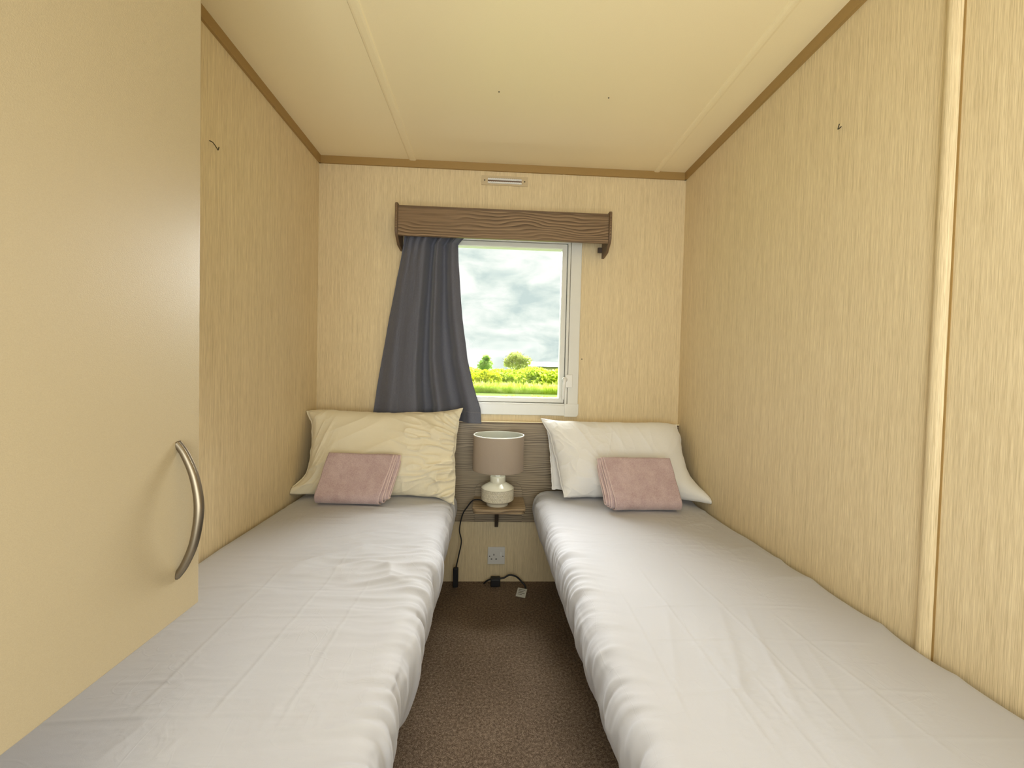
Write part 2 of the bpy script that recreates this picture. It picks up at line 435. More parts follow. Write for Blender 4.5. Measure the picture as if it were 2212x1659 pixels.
ringframe('seal', M_BLACK, WX0 + .010, WX1 - .010, WZ0 + .010, WZ1 - .010, .006, YB + .020, YB + .06, win, .0)
ringframe('sash', M_WHITE, WX0 + .014, WX1 - .014, WZ0 + .014, WZ1 - .014, .024, YB + .004, YB + .050, win, .003)
ringframe('glazing_bead', M_WHITE2, WX0 + .034, WX1 - .034, WZ0 + .034, WZ1 - .034, .005, YB + .012, YB + .048, win, .001)
bx('pane', M_GLASS, WX0 + .037, WX1 - .037, YB + .028, YB + .032, WZ0 + .037, WZ1 - .037, win)
for sx, x in ((-1, WX0), (1, WX1)):      # moulded corner caps of the flange
    a, b = (x - .053, x + .012) if sx < 0 else (x - .012, x + .058)
    bm = bmesh.new(); prism(bm, rrect(a, b, WZ0 - .052, WZ0 + .012, .016, (1, 0, 0, 0) if sx < 0 else (0, 1, 0, 0)), 1, YB - .0185, YB - .015)
    obj('corner_cap', bm, M_WHITE, win, bevel=.0015)
# latch: keep plate, pivot boss and hanging lever
la = bx('latch_plate', M_WHITE2, .362, .396, YB - .024, YB - .015, .985, 1.050, win, .003)
bm = bmesh.new()
tube(bm, [(.356, YB - .006, 1.026), (.356, YB - .022, 1.026), (.356, YB - .034, 1.024)], .0125, 16)
tube(bm, smooth_path([(.356, YB - .030, 1.030), (.352, YB - .034, 1.000), (.350, YB - .030, .960), (.349, YB - .026, .925)], 6), lambda t: .0085 - .003*t, 12)
obj('lever', bm, M_WHITE2, la, smooth=True)
# small trim lip under the window
tag(bx('trim_8', M_CEIL, XL, XR, YB - .020, YB, .806, .812, bevel=.001), kind=S)

# ---------------------------------------------------------------- pelmet over the window
PX0, PX1 = -.463, .541
pel = empty('pelmet', (.04, YB, 1.66), 'long brown wood-grain box pelmet above the window', 'pelmet')
bx('front_board', M_PELMET, PX0 + .012, PX1 - .012, 1.932, 1.947, 1.672, 1.808, pel, .0015)
bx('top_board', M_PELMET, PX0 + .012, PX1 - .012, 1.947, YB, 1.796, 1.808, pel, .0015)
bm = bmesh.new(); box(bm, PX0 + .013, PX1 - .013, 1.9295, 1.9325, 1.800, 1.8075); obj('top_edging', bm, M_EDGE, pel, bevel=.001)
for x in (PX0, PX1 - .013):
    bm = bmesh.new(); prism(bm, [(YB, 1.818), (1.926, 1.818), (1.922, 1.812), (1.922, 1.690), (1.932, 1.672), (1.975, 1.638), (YB, 1.630)], 0, x, x + .013)
    e_ = obj('end_bracket', bm, M_EDGE, pel, bevel=.002)
    bm = bmesh.new(); box(bm, x + .004, x + .009, 1.9205, 1.9225, 1.694, 1.812); obj('edge_groove', bm, M_PELMET, e_)
bm = bmesh.new(); box(bm, .492, .512, 1.975, 1.990, 1.640, 1.664); obj('track_end_stop', bm, M_DARK, pel, bevel=.002)
bm = bmesh.new(); box(bm, PX0 + .013, PX1 - .013, 2.000, 2.016, 1.702, 1.714); obj('curtain_track', bm, M_WHITE, pel, bevel=.002)
inv(pel)

# ---------------------------------------------------------------- curtain
NU, NV = 420, 220
U, V = np.meshgrid(np.linspace(0, 1, NU), np.linspace(0, 1, NV), indexing='ij')
kz = np.array([0, .05, .14, .36, .45, .66, .80, .92, 1.0])
kl = np.array([-.432, -.438, -.452, -.486, -.500, -.531, -.551, -.566, -.575])
kr = np.array([-.140, -.178, -.176, -.158, -.150, -.124, -.092, -.056, -.050])
xl = np.interp(V, kz, kl); xr = np.interp(V, kz, kr)
# pleats: flat-ish panels with sharp valleys
cen = np.array([.0, .16, .40, .505, .63, .76, .90, 1.0])
dep = np.array([.010, -.004, -.014, .026, -.012, .024, -.016, -.006])
uw = U + .012*np.sin(V*3.1 + U*9) + .02*(fbm(V*3, U*3, 2, 3) - .5)
def pl(u):
    i = np.clip(np.searchsorted(cen, u) - 1, 0, len(cen) - 2); t_ = np.clip((u - cen[i])/(cen[i+1]-cen[i]), 0, 1)
    t_ = t_*t_*(3-2*t_); return dep[i]*(1-t_) + dep[i+1]*t_
Y = 1.990 + 2.9*pl(uw)*(.50 + .55*V)
Y += .006*(fbm(U*14, V*4, 3, 9) - .5) + .006*np.sin(U*46 + 2*np.sin(V*3))*np.clip(.2 - V, 0, 1)/.2
Y -= .018*np.clip((U-.90)/.1, 0, 1)**1.5*np.exp(-((V-.86)/.16)**2)     # right hem billows
Y = 1.989 + .0375*np.tanh((Y - 1.989)/.0375)
ztop = 1.700; zb = .806 + (1-U)*.02
X = xl + (xr - xl)*U + .004*(fbm(V*9, U*2, 3, 5) - .5)
Z = ztop + (zb - ztop)*V
Vt = np.stack([X, Y, Z], -1).reshape(-1, 3)
cur = mesh_np('curtain', Vt, grid_faces(NU, NV), M_CURTAIN)
so = cur.modifiers.new('thickness', 'SOLIDIFY'); so.thickness = .0022; so.offset = 0
tag(cur, 'grey pleated curtain hanging at the left of the window', 'curtain')
bm = bmesh.new()
for k in range(0, NU - 12, 1):
    pass
hp = [Vector((X[i, 206], Y[i, 206] - .0016, Z[i, 206])) for i in range(330, NU, 4)]
tube(bm, hp, .0009, 6); obj('hem_stitching', bm, M_CURTSEAM, cur, smooth=True)
bm = bmesh.new(); hp = [Vector((X[-1, j], Y[-1, j] - .0005, Z[-1, j])) for j in range(0, NV, 3)]; tube(bm, hp, .0022, 6); obj('side_hem', bm, M_CURTAIN, cur, smooth=True)

# ---------------------------------------------------------------- wall vent
vz0, vz1, vx0, vx1 = 1.969, 2.014, -.077, .151
ven = empty('wall_vent', (.037, YB, vz0), 'small cream louvred vent plate on the far wall above the pelmet', 'vent')
bm = bmesh.new()
sx0, sx1, sz0, sz1 = -.046, .120, 1.977, 2.004
for a in ((vx0, sx0, vz0, vz1), (sx1, vx1, vz0, vz1), (sx0, sx1, vz0, sz0), (sx0, sx1, sz1, vz1)): box(bm, a[0], a[1], YB - .004, YB - .0005, a[2], a[3])
obj('plate', bm, M_VENT, ven)
M_RED = plain('vent_recess', (.16, .09, .05), .6, bump=0)
bx('recess', M_RED, sx0, sx1, YB - .0012, YB - .0004, sz0, sz1, ven)
for k, zz in enumerate((1.982, 1.998)):
    bm = bmesh.new(); nn = 18; wv = (sx1 - sx0) / nn
    box(bm, sx0, sx1, YB - .0035, YB - .001, zz - .0042, zz + .0042)
    for i in range(nn): box(bm, sx0 + i*wv + wv*.2, sx0 + (i+.8)*wv, YB - .0075, YB - .003, zz - .0035, zz + .0035)
    obj('louvre', bm, M_WHITE2, ven)
for x in (vx0 + .016, vx1 - .016):
    bm = bmesh.new(); tube(bm, [(x, YB - .003, 1.991), (x, YB - .006, 1.991)], .0032, 12); obj('screw', bm, M_SCREW, ven, smooth=False)
inv(ven)

# ---------------------------------------------------------------- headboard panel
hb = empty('headboard', (.04, YB, .309), 'wide grey-brown wood-grain headboard panel fixed to the wall below the window', 'headboard')
bx('panel', M_HEAD, XL + .002, XR - .002, YB - .018, YB - .0002, .309, .800, hb, .0015)
bx('top_edging', M_EDGE, XL + .002, XR - .002, YB - .0195, YB - .0002, .8005, .8055, hb, .001)
inv(hb)

# ---------------------------------------------------------------- bedside shelf
sh = empty('wall_shelf', (.042, 2.02, .417), 'small rounded wooden shelf on a dark bracket holding the table lamp', 'shelf')
SX0, SX1 = -.078, .164
bm = bmesh.new(); prism(bm, rrect(SX0, SX1, 1.832, 2.026, .026, (1, 1, 0, 0)), 2, .4275, .4375); obj('shelf_board', bm, M_SHELF, sh, bevel=.0015)
bm = bmesh.new(); prism(bm, rrect(SX0 + .003, SX1 - .003, 1.835, 2.026, .024, (1, 1, 0, 0)), 2, .4150, .4268); obj('lower_board', bm, M_SHELF, sh, bevel=.002)
bm = bmesh.new(); prism(bm, rrect(SX0 + .004, SX1 - .004, .312, .510, .045, (0, 0, 1, 1)), 1, 2.026, 2.0315); obj('back_plate', bm, M_HEAD, sh, bevel=.001)
bm = bmesh.new(); prism(bm, [(2.026, .4145), (1.925, .4145), (1.920, .402), (2.008, .300), (2.026, .285)], 0, .026, .044); obj('bracket', bm, M_DARK, sh, bevel=.002)
inv(sh)

# ---------------------------------------------------------------- table lamp
LX, LY, LZ = .035, 1.906, .4378
lamp = empty('table_lamp', (LX, LY, LZ), 'table lamp with taupe drum shade and embossed cream ceramic base', 'lamp')
bm = bmesh.new()
lathe(bm, [(0, LZ), (.049, LZ), (.051, LZ + .002), (.051, LZ + .011), (.054, LZ + .014), (.066, LZ + .020), (.0745, LZ + .028)], LX, LY)
obj('foot', bm, M_CERAMIC, lamp, smooth=True)
bm = bmesh.new(); nA, nZ = 240, 48; zA, zB = LZ + .027, LZ + .078
rings = []
for j in range(nZ + 1):
    z = zA + (zB - zA)*j/nZ; row = []
    for i in range(nA):
        a = 2*math.pi*i/nA; u = a/(2*math.pi)*22; v = (z - zA)/(zB - zA)*4
        d = max(abs(math.sin(math.pi*u)), 0) ; tri = abs(((u + (int(v) % 2)*.5) % 1) - .5)*2; fv = v % 1
        e1 = abs(tri - fv); e2 = abs((1 - tri) - fv*.6); e3 = min(fv, 1 - fv)
        r = .0752 - .0026*math.exp(-(e1/.13)**2) - .0018*math.exp(-(e2/.12)**2) - .0012*math.exp(-(e3/.10)**2)
        if j in (0, nZ): r = .0750
        row.append(bm.verts.new((LX + r*math.cos(a), LY + r*math.sin(a), z)))
    rings.append(row)
for A, B in zip(rings, rings[1:]):
    for i in range(nA): bm.faces.new((A[i], A[(i+1) % nA], B[(i+1) % nA], B[i]))
obj('embossed_band', bm, M_CERAMIC2, lamp, smooth=True)
bm = bmesh.new(); lathe(bm, [(.0748, LZ + .0775), (.0768, LZ + .0795), (.0755, LZ + .082), (.062, LZ + .0905), (.042, LZ + .102), (.036, LZ + .106)], LX, LY); obj('shoulder', bm, M_CERAMIC, lamp, smooth=True)
bm = bmesh.new(); lathe(bm, [(.0355, LZ + .103), (.0355, LZ + .131), (.034, LZ + .1335), (0, LZ + .134)], LX, LY); obj('neck', bm, M_CERAMIC, lamp, bevel=.001)
bm = bmesh.new(); lathe(bm, [(.012, LZ + .1338), (.012, LZ + .170), (.018, LZ + .172), (.018, LZ + .195), (0, LZ + .196)], LX, LY, 24); obj('bulb_holder', bm, M_WHITE2, lamp, smooth=True)
bm = bmesh.new(); lathe(bm, [(0, LZ + .1965), (.013, LZ + .197), (.014, LZ + .215), (.026, LZ + .238), (.028, LZ + .252), (.020, LZ + .272), (0, LZ + .279)], LX, LY, 24); obj('bulb', bm, M_WHITE2, lamp, smooth=True)
z0, z1, r0, r1 = LZ + .168, LZ + .326, .1185, .1165
bm = bmesh.new(); lathe(bm, [(r0, z0), (r1, z1)], LX, LY, 96); obj('lamp_shade', bm, M_SHADE, lamp, smooth=True)
shd = [o for o in C.objects if o.name == 'lamp_shade'][0]
bm = bmesh.new(); lathe(bm, [(r0 - .0012, z0), (r1 - .0012, z1)], LX, LY, 96); obj('lining', bm, M_LINING, shd, smooth=True)
for nm, zz, rr in (('top_rim', z1, r1), ('bottom_rim', z0, r0)):
    bm = bmesh.new(); lathe(bm, [(rr - .0028, zz - .0025), (rr + .0008, zz - .0025), (rr + .0008, zz + .0012), (rr - .0028, zz + .0012), (rr - .0028, zz - .0025)], LX, LY, 96)
    obj(nm, bm, M_RIM if nm == 'top_rim' else M_SHADE, shd, smooth=False)
bm = bmesh.new()
for a in (.3, .3 + 2.094, .3 + 4.188): tube(bm, [(LX + .018*math.cos(a), LY + .018*math.sin(a), LZ + .19), (LX + .116*math.cos(a), LY + .116*math.sin(a), z1 - .012)], .0013, 6)
obj('shade_carrier', bm, M_WHITE2, shd, smooth=True)
bm = bmesh.new()
tube(bm, smooth_path([(LX - .050, LY + .015, LZ + .005), (-.052, 1.955, LZ + .006), (-.082, 1.965, .436), (-.106, 1.972, .405), (-.130, 1.978, .362), (-.143, 1.98, .290), (-.133, 1.98, .232), (-.143, 1.98, .170), (-.156, 1.98, .104)]), .0032, 8)
obj('cable', bm, M_BLACK, lamp, smooth=True)
bx('inline_switch', M_BLACK, -.169, -.144, 1.965, 1.985, .012, .106, lamp, .004)
inv(lamp); shd.matrix_parent_inverse = Matrix.Translation(-lamp.location)

# ---------------------------------------------------------------- socket
so_ = empty('wall_socket', (.0385, YB, .092), 'white single switched plug socket on the wall below the shelf', 'socket')
bx('face_plate', M_SOCKET, -.0045, .0815, YB - .011, YB - .0003, .0925, .1785, so_, .002)
for (x, z, w_, h_) in ((.0265, .1415, .004, .009), (.0148, .1195, .0075, .004), (.0382, .1195, .0075, .004)):
    bx('pin_hole', M_BLACK, x - w_/2, x + w_/2, YB - .0116, YB - .0105, z - h_/2, z + h_/2, so_)
bx('rocker_switch', M_WHITE2, .0560, .0660, YB - .0145, YB - .0105, .134, .156, so_, .001)
for x in (.0055, .0715):
    bm = bmesh.new(); tube(bm, [(x, YB - .0105, .1335), (x, YB - .0118, .1335)], .0028, 12); obj('screw', bm, M_SCREW, so_)
inv(so_)

# cord and tag on the floor
bm = bmesh.new(); tube(bm, smooth_path([(-.02, 2.02, .006), (-.005, 2.01, .024), (.020, 2.005, .036), (.050, 2.0, .040), (.078, 2.0, .044), (.105, 2.0, .058), (.138, 2.0, .050), (.165, 1.998, .026), (.185, 1.985, .005), (.165, 1.955, .004), (.150, 1.945, .004)]), .0042, 8)
cd = obj('power_cord', bm, M_BLACK, smooth=True); tag(cd, 'black power cord looped on the carpet against the far wall', 'cord')
bx('plug', M_BLACK, .012, .060, 1.990, 2.030, .002, .040, cd, .005)
bm = bmesh.new(); box(bm, -.0225, .0225, -.028, .028, 0, .0008)
tg = obj('care_label', bm, M_PAPER); tg.location = (.160, 1.925, .010); tg.rotation_euler = (math.radians(14), math.radians(4), math.radians(-14))
tag(tg, 'small white printed paper label lying on the dark carpet between the beds', 'label')
bm = bmesh.new()
for k, (a, b) in enumerate(((-.016, .015), (-.016, .010), (-.016, .016), (-.016, .004))): box(bm, a, b, .016 - k*.010, .019 - k*.010, .0008, .0011)
obj('printed_lines', bm, M_INK, tg)

# ---------------------------------------------------------------- beds
def sheet_surface(side, y0=.16, y1=2.008, seed=0):
    """side=-1 left bed, +1 right bed; returns grid of points"""
    if side < 0: xw, xa = XL + .006, -.152
    else: xw, xa = XR - .006, .205
    s = 1 if side < 0 else -1                       # direction wall -> aisle
    W = abs(xa - xw)
    zt = .484
    # profile in (d from wall, z)
    P = [(.004, .30), (0.0, .36), (.0, .455)]
    for i in range(1, 7):
        a = math.pi/2*i/6; P.append((.03 - .03*math.cos(a), .455 + (zt - .455)*math.sin(a)))
    for i in range(1, 30):
        t_ = i/30; P.append((.03 + (W - .03 - .060)*t_, zt + .010*math.sin(math.pi*t_)))
    for i in range(0, 9):
        a = math.pi/2*i/8; P.append((W - .060 + .060*math.sin(a), zt - .060 + .060*math.cos(a)))
    P += [(W + .001, .400), (W - .003, .375), (W - .012, .345), (W - .024, .315), (W - .040, .297), (W - .070, .290), (W - .10, .291)]
    P = np.array(P); d = np.r_[0, np.cumsum(np.hypot(*np.diff(P, axis=0).T))]
    n = 360; m = 620
    sa = np.linspace(0, d[-1], n); px = np.interp(sa, d, P[:, 0]); pz = np.interp(sa, d, P[:, 1])
    k = np.ones(7)/7
    px = np.convolve(np.pad(px, 3, 'edge'), k, 'valid'); pz = np.convolve(np.pad(pz, 3, 'edge'), k, 'valid')
    ic = np.argmax(px > W - .018)                      # arc position of the aisle-side corner
    a = sa - sa[ic]                                    # <0 on top, >0 down the side
    tt = np.linspace(-1, 1, m); yy = (y0 + y1)/2 + (y1 - y0)/2*np.sin(tt*math.pi/2*.985)/math.sin(math.pi/2*.985)*1.0
    yy = np.linspace(y0, y1, m)
    A, Yg = np.meshgrid(a, yy, indexing='ij'); PX = np.repeat(px[:, None], m, 1); PZ = np.repeat(pz[:, None], m, 1)
    # rounded ends in plan and elevation
    for e0, sg in ((y0, 1), (y1, -1)):
        q = np.clip(1 - (Yg - e0)*sg/.055, 0, 1); rr = 1 - np.sqrt(np.clip(1 - q*q, 0, 1))
        PZ = PZ - .060*rr*(PZ > .40) * np.clip((PZ - .40)/.03, 0, 1)
        q2 = np.clip(1 - (Yg - e0)*sg/.07, 0, 1); rr2 = 1 - np.sqrt(np.clip(1 - q2*q2, 0, 1))
        PX = W/2 + (PX - W/2)*(1 - .07*rr2/(W/2)*1.0)
    if side > 0: PX = PX*(1 - .030*np.clip((1.9 - Yg)/1.3, -.1, 1.3)/W)
    # ---- folds
    sd = seed
    warp = .055*(fbm(Yg*4, A*5, 2, sd+1) - .5)
    top = np.clip(-A, 0, 2); dn = np.clip(A, 0, 1)
    if side < 0:
        heavy = .22 + 1.0*np.exp(-((Yg-1.18)/.26)**2) + .45*np.exp(-((Yg-1.62)/.14)**2) + .8*np.exp(-((Yg-.66)/.12)**2)
        reach = .13 + .20*np.exp(-((Yg-1.20)/.24)**2)
        q = Yg + .35*top - .9*top**2*.6 + .18*dn + warp
    else:
        heavy = .40 + .55*fbm(Yg*3.1, A*0, 2, sd+7) + .4*np.exp(-((Yg-.62)/.16)**2)
        reach = .055 + .05*fbm(Yg*4, A*0, 2, sd+8)
        q = Yg + .45*top - .10*dn + warp*.8
    n1_ = ridge(q*(15 if side < 0 else 19), A*2.2, 2, sd+2, .5, 2.2); n2_ = ridge(q*43, A*3.0, 2, sd+3, .5, 1.8)
    ampT = heavy*np.exp(-(top/reach)**1.3); ampS = np.where(A > 0, 1.0, 0)
    corner = np.exp(-((A+.01)/.05)**2)
    amp = np.where(A > 0, (.95 if side < 0 else .62) + .45*heavy, np.maximum(ampT, .5*np.exp(-(top/.035)**2)))
    fade = np.clip((d[-1]-sa[ic]-A)/.02, .0, 1)
    D = amp*((.0165 if side < 0 else .0140)*(n1_-.45) + .0055*(n2_-.45))
    D += corner*(.35 + heavy)*.0065*(ridge(q*30, A*6, 2, sd+4) - .4)
    # soft undulation across the top
    D += .0065*(fbm(PX*3.2, Yg*3.6, 3, sd+11) - .5)*(A < .02)
    # long folds running across from the aisle (left bed)
    dw = PX + 0
    if side < 0:
        D += .0230*np.exp(-((Yg-1.20)/.24)**2)*np.exp(-((dw-.48)/.22)**2)*(ridge((Yg*1.0 + .05*np.sin(dw*6+1) + .10*fbm(dw*4, Yg*4, 2, sd))*11, dw*3.4, 2, sd+12, .4, 2.5) - .4)
        D += .0130*np.exp(-((Yg-1.60)/.16)**2)*np.exp(-((dw-.48)/.2)**2)*(ridge((Yg + .08*dw + .08*fbm(dw*5, Yg*5, 2, sd+9))*14, dw*3.5, 2, sd+13, .4, 2.5) - .4)
        pass
        cre = [('y', .66, .0, .62, .02), ('y', .93, .0, .60, .05), ('y', 1.06, .05, .55, -.02), ('y', .74, .18, .42, .01), ('x', .42, .62, 1.3, .02), ('x', .29, .62, 1.2, -.03), ('x', .53, .6, 1.15, .01), ('y', .56, .0, .3, .03)]
    else:
        # puckers where the sheet meets the wall
        D += .015*np.exp(-(dw/.14)**1.5)*(ridge((Yg + .5*dw)*4.2, dw*1.5, 2, sd+14, .5, 3) - .4)*(PZ > .45)
        D += .0060*np.exp(-((Yg-.75)/.22)**2)*np.exp(-((dw-.38)/.24)**2)*(ridge(dw*15 + Yg*5, Yg*1.8, 2, sd+15, .5, 3) - .4)
        cre = [('y', .70, .1, .66, .02), ('y', .84, .1, .62, .04), ('y', .60, .05, .5, -.03), ('y', .97, .12, .60, .02), ('y', 1.42, .25, .6, .0), ('x', .36, .55, 1.2, .03), ('x', .50, .55, 1.2, .0), ('x', .25, .55, .95, .08), ('x', .60, .6, 1.1, -.02), ('x', .43, .5, .8, -.05)]
    K_ = np.hanning(7)[1:-1]; K_ /= K_.sum()
    for ax_ in (0, 1):
        D = sum(k_*np.roll(D, q_ - 2, ax_) for q_, k_ in enumerate(K_))
    for (ax, c, lo, hi, sl) in cre:
        c_w = c + (.004*(vnoise(PX*25 if ax == 'y' else Yg*25, Yg*0, 5) - .5))
        if ax == 'y': dist = Yg - c_w - sl*(PX - .3); wv = np.clip((PX-lo)/.05, 0, 1)*np.clip((hi-PX)/.05, 0, 1)
        else: dist = PX - c_w - sl*(Yg - .8); wv = np.clip((Yg-lo)/.08, 0, 1)*np.clip((hi-Yg)/.08, 0, 1)
        D += .0009*np.exp(-(dist/.0036)**2)*wv*(A < .0) - .0003*np.exp(-((dist+.008)/.007)**2)*wv*(A < 0)
    # fine crumple patches
    cx = ridge(PX*16, Yg*26, 3, sd+21, .6, 3)
    D += .0026*(cx-.3)*np.clip(fbm(PX*4, Yg*4, 2, sd+22)*3 - 1.5, 0, 1)*(A < .02)
    D *= fade
    Pw = np.stack([xw + s*PX, Yg, PZ], -1)
    du = np.gradient(Pw, axis=0); dv = np.gradient(Pw, axis=1); N = np.cross(du, dv); N /= np.linalg.norm(N, axis=-1, keepdims=True) + 1e-9
    if N[n//2, m//2, 2] < 0: N = -N
    Pw = Pw + N*D[..., None]
    Pw[..., 0] = np.clip(Pw[..., 0], XL + .002, XR - .002)
    # end walls of cloth
    lowf = Pw[:, :1].copy(); lowf[..., 2] = .292; hif = Pw[:, -1:].copy(); hif[..., 2] = .292
    Pw = np.concatenate([lowf, Pw, hif], 1)
    return Pw
BED = {}
for side, nm, wh in ((-1, 'left', 'left'), (1, 'right', 'right')):
    x0, x1 = (XL + .012, -.175) if side < 0 else (.243, XR - .012)
    g = 'twin single beds'
    b = empty('single_bed', ((x0+x1)/2, 1.05, 0), 'single bed along the left wall beside the cupboard door' if side < 0 else 'single bed along the right wall with no cupboard over it', 'bed')
    bx('mattress', M_SHEET, x0 + .016, x1 - .016, .20, 1.985, .306, .458, b, .035, 4)
    xi0, xi1 = (x0, x1 - .10) if side < 0 else (x0 + .10, x1)
    bx('bed_frame', M_DARK, xi0 + .004, xi1 - .004, .22, 1.96, .235, .302, b, .004)
    for lx in (xi0 + .05, xi1 - .05):
        for ly in (.30, 1.10, 1.88): bx('leg', M_DARK, lx - .02, lx + .02, ly - .02, ly + .02, 0, .2345, b, .003)
    inv(b)
    Pw = sheet_surface(side, seed=3 if side < 0 else 40)
    sht = mesh_np('fitted_sheet', Pw.reshape(-1, 3), grid_faces(Pw.shape[0], Pw.shape[1], flip=(side > 0)), M_SHEET)
    tag(sht, 'white fitted sheet stretched over the bed beside the cupboard door, rucked towards the aisle' if side < 0 else 'white fitted sheet on the bed against the right-hand wall, tightly pleated at its edge', 'bed sheet')

# ---------------------------------------------------------------- pillows
def pillow(name, TL, TR, BL, BR, T, mat, seed, flaps, wrinkle, fr=.9, bow=(.012, .012, .010, .010), pulls=()):
    n, m = 260, 190
    TL, TR, BL, BR = [np.array(v, float) for v in (TL, TR, BL, BR)]
    u, v = np.meshgrid(np.linspace(0, 1, n), np.linspace(0, 1, m), indexing='ij')     # u: left->right, v: bottom->top
    P = (BL*((1-u)*(1-v))[..., None] + BR*(u*(1-v))[..., None] + TL*((1-u)*v)[..., None] + TR*(u*v)[..., None])
    ex = (TR - TL + BR - BL)/2; W = np.linalg.norm(ex); ex /= W; ez = (TL - BL + TR - BR)/2; H = np.linalg.norm(ez); ez /= H
    nr = np.cross(ex, ez); nr /= np.linalg.norm(nr)
    if nr[1] > 0: nr = -nr                                   # faces the camera
    s4 = lambda t: (4*t*(1-t))
    # concave sides between the corners
    P -= ez[None, None]*((bow[0]*s4(u)*v)[..., None]); P += ez[None, None]*((bow[1]*s4(u)*(1-v))[..., None])
    P += ex[None, None]*((bow[2]*s4(v)*(1-u))[..., None]); P -= ex[None, None]*((bow[3]*s4(v)*u)[..., None])
    for (cu, cv, vec, rad) in pulls:
        g_ = np.exp(-(((u-cu)*W)**2 + ((v-cv)*H)**2)/rad**2); P += np.array(vec)[None, None]*g_[..., None]
    # ragged outline
    wob = .006
    eL = np.exp(-u/.05); eR = np.exp(-(1-u)/.05); eT = np.exp(-(1-v)/.07); eB = np.exp(-v/.07)
    P += ex[None, None]*((wob*2*(fbm(v*9, u*0, 3, seed+1)-.5)*(eL+eR))[..., None])
    P += ez[None, None]*((wob*1.4*(fbm(u*11, v*0, 3, seed+2)-.5)*(eT+eB))[..., None])
    fl, frr, fb, ft = flaps
    uu = np.clip((u - fl)/(1 - fl - frr), 0, 1); vv = np.clip((v - fb)/(1 - fb - ft), 0, 1)
    prof = (1 - np.abs(2*uu-1)**3.4)**.50 * (1 - np.abs(2*vv-1)**3.0)**.50
    sag = 1 + .15*(1 - v)
    th = T/2*prof*sag + .0022
    D = wrinkle(u, v, W, H, seed)
    D *= np.clip(np.minimum(np.minimum(u, 1-u)*W, np.minimum(v, 1-v)*H)/.012, .1, 1)
    wave = .012*((fbm(u*5, v*5, 2, seed+5) - .5))*np.clip(1 - prof*2.5, 0, 1)
    F = P + nr*(th + D + wave)[..., None]; B = P - nr*((th*.8) - wave)[..., None]
    B[..., 1] = np.minimum(B[..., 1], 2.028); F[..., 1] = np.minimum(F[..., 1], 2.022)
    V_ = np.concatenate([F.reshape(-1, 3), B.reshape(-1, 3)]); Fc = [grid_faces(n, m), grid_faces(n, m, n*m, True)]
    def strip(ix):
        a = ix[:-1]; b = ix[1:]; return np.stack([a, b, b + n*m, a + n*m], -1)
    I = np.arange(n)*m; J = np.arange(m)
    Fc += [strip(I)[:, ::-1], strip(I + m - 1), strip(J), strip(J + (n-1)*m)[:, ::-1]]
    V_[:, 0] = np.clip(V_[:, 0], XL + .002, XR - .002)
    return mesh_np(name, V_, np.concatenate(Fc), mat)
def wrL(u, v, W, H, sd):
    # creases radiating from the right-hand end, gentle diagonal folds elsewhere
    x = u*W; z = v*H; r = np.clip((u - .50)/.40, 0, 1)
    ang = (z - .17)/(W*1.10 - x + .16)
    D = .030*r*(ridge(ang*6.0 + .9*fbm(x*7, z*7, 2, sd+31), x*5.0, 2, sd+32, .5, 3.2) - .3)
    D += .014*r*(ridge(ang*13 + 1.0*fbm(x*9, z*9, 2, sd+36), x*9.0, 1, sd+37, .5, 4) - .25)
    D += .016*np.clip(1.1-r, 0, 1)*(ridge((z*2.4 - x*1.0 + .12*fbm(x*4, z*4, 2, sd))*2.6, x*2.5, 2, sd+33, .45, 2.4) - .45)
    D += .010*np.exp(-((u-.10)/.08)**2)*(ridge(x*20 - z*9, z*4, 2, sd+34, .5, 3) - .4)
    D += .0016*(ridge(x*26, z*36, 3, sd+35, .6, 2.5) - .4)*(.35 + r)
    return D
def wrR(u, v, W, H, sd):
    x = u*W; z = v*H; l = np.clip((.6-u)/.5, 0, 1); hgh = np.clip((v-.35)/.4, 0, 1)
    D = .010*l*(ridge(x*9 + z*6 + fbm(x*8, z*8, 2, sd), z*8 - x*5, 2, sd+41, .6, 3.4) - .3)
    D += .018*np.exp(-(v/.24)**2)*(ridge((z*1.0 + .35*x + .05*fbm(x*6, z*6, 2, sd+3))*11, x*3.0, 2, sd+42, .5, 3.0) - .35)
    D += .0100*hgh*(ridge(x*7.0 + 2.2*z, z*1.5, 2, sd+43, .4, 4.5) - .3)
    D += .0100*(ridge((x*.8 - .6*z)*4.0, z*2.0 + x*2, 2, sd+45, .4, 3) - .4)
    D += .0016*np.exp(-((x - .235 - .08*np.sin((v-.5)*2))/.004)**2)*(v > .35)
    D += .0014*(ridge(x*30, z*30, 3, sd+44, .6, 2.5) - .4)*(.3 + l)
    return D
pL = pillow('pillow', (-.846, 1.938, .869), (-.146, 1.938, .869), (-.840, 1.835, .500), (-.148, 1.835, .488), .13, M_CASE_L, 5, (.012, .004, .0, .008), wrL, bow=(.016, .004, .034, .016), pulls=((0, 0, (-.035, -.045, .012), .055), (1, 0, (-.004, -.03, -.022), .06), (1, 1, (.012, 0, .012), .05), (0, 1, (-.006, 0, -.012), .04)))
tag(pL, 'cream pillow with deep creases propped under the grey curtain', 'pillow')
pR = pillow('pillow', (.250, 1.955, .830), (.912, 1.965, .832), (.312, 1.815, .500), (.930, 1.815, .500), .15, M_CASE_R, 60, (.004, .008, .0, .004), wrR, bow=(.008, .004, .018, .012), pulls=((1, 0, (.030, -.085, .004), .060), (.93, 0, (.0, -.04, .012), .07), (0, 1, (-.016, .01, .006), .04), (1, 1, (-.012, 0, -.012), .05), (0, 0, (.016, -.02, .006), .05)))
tag(pR, 'white pillow propped in the corner by the right wall', 'pillow')
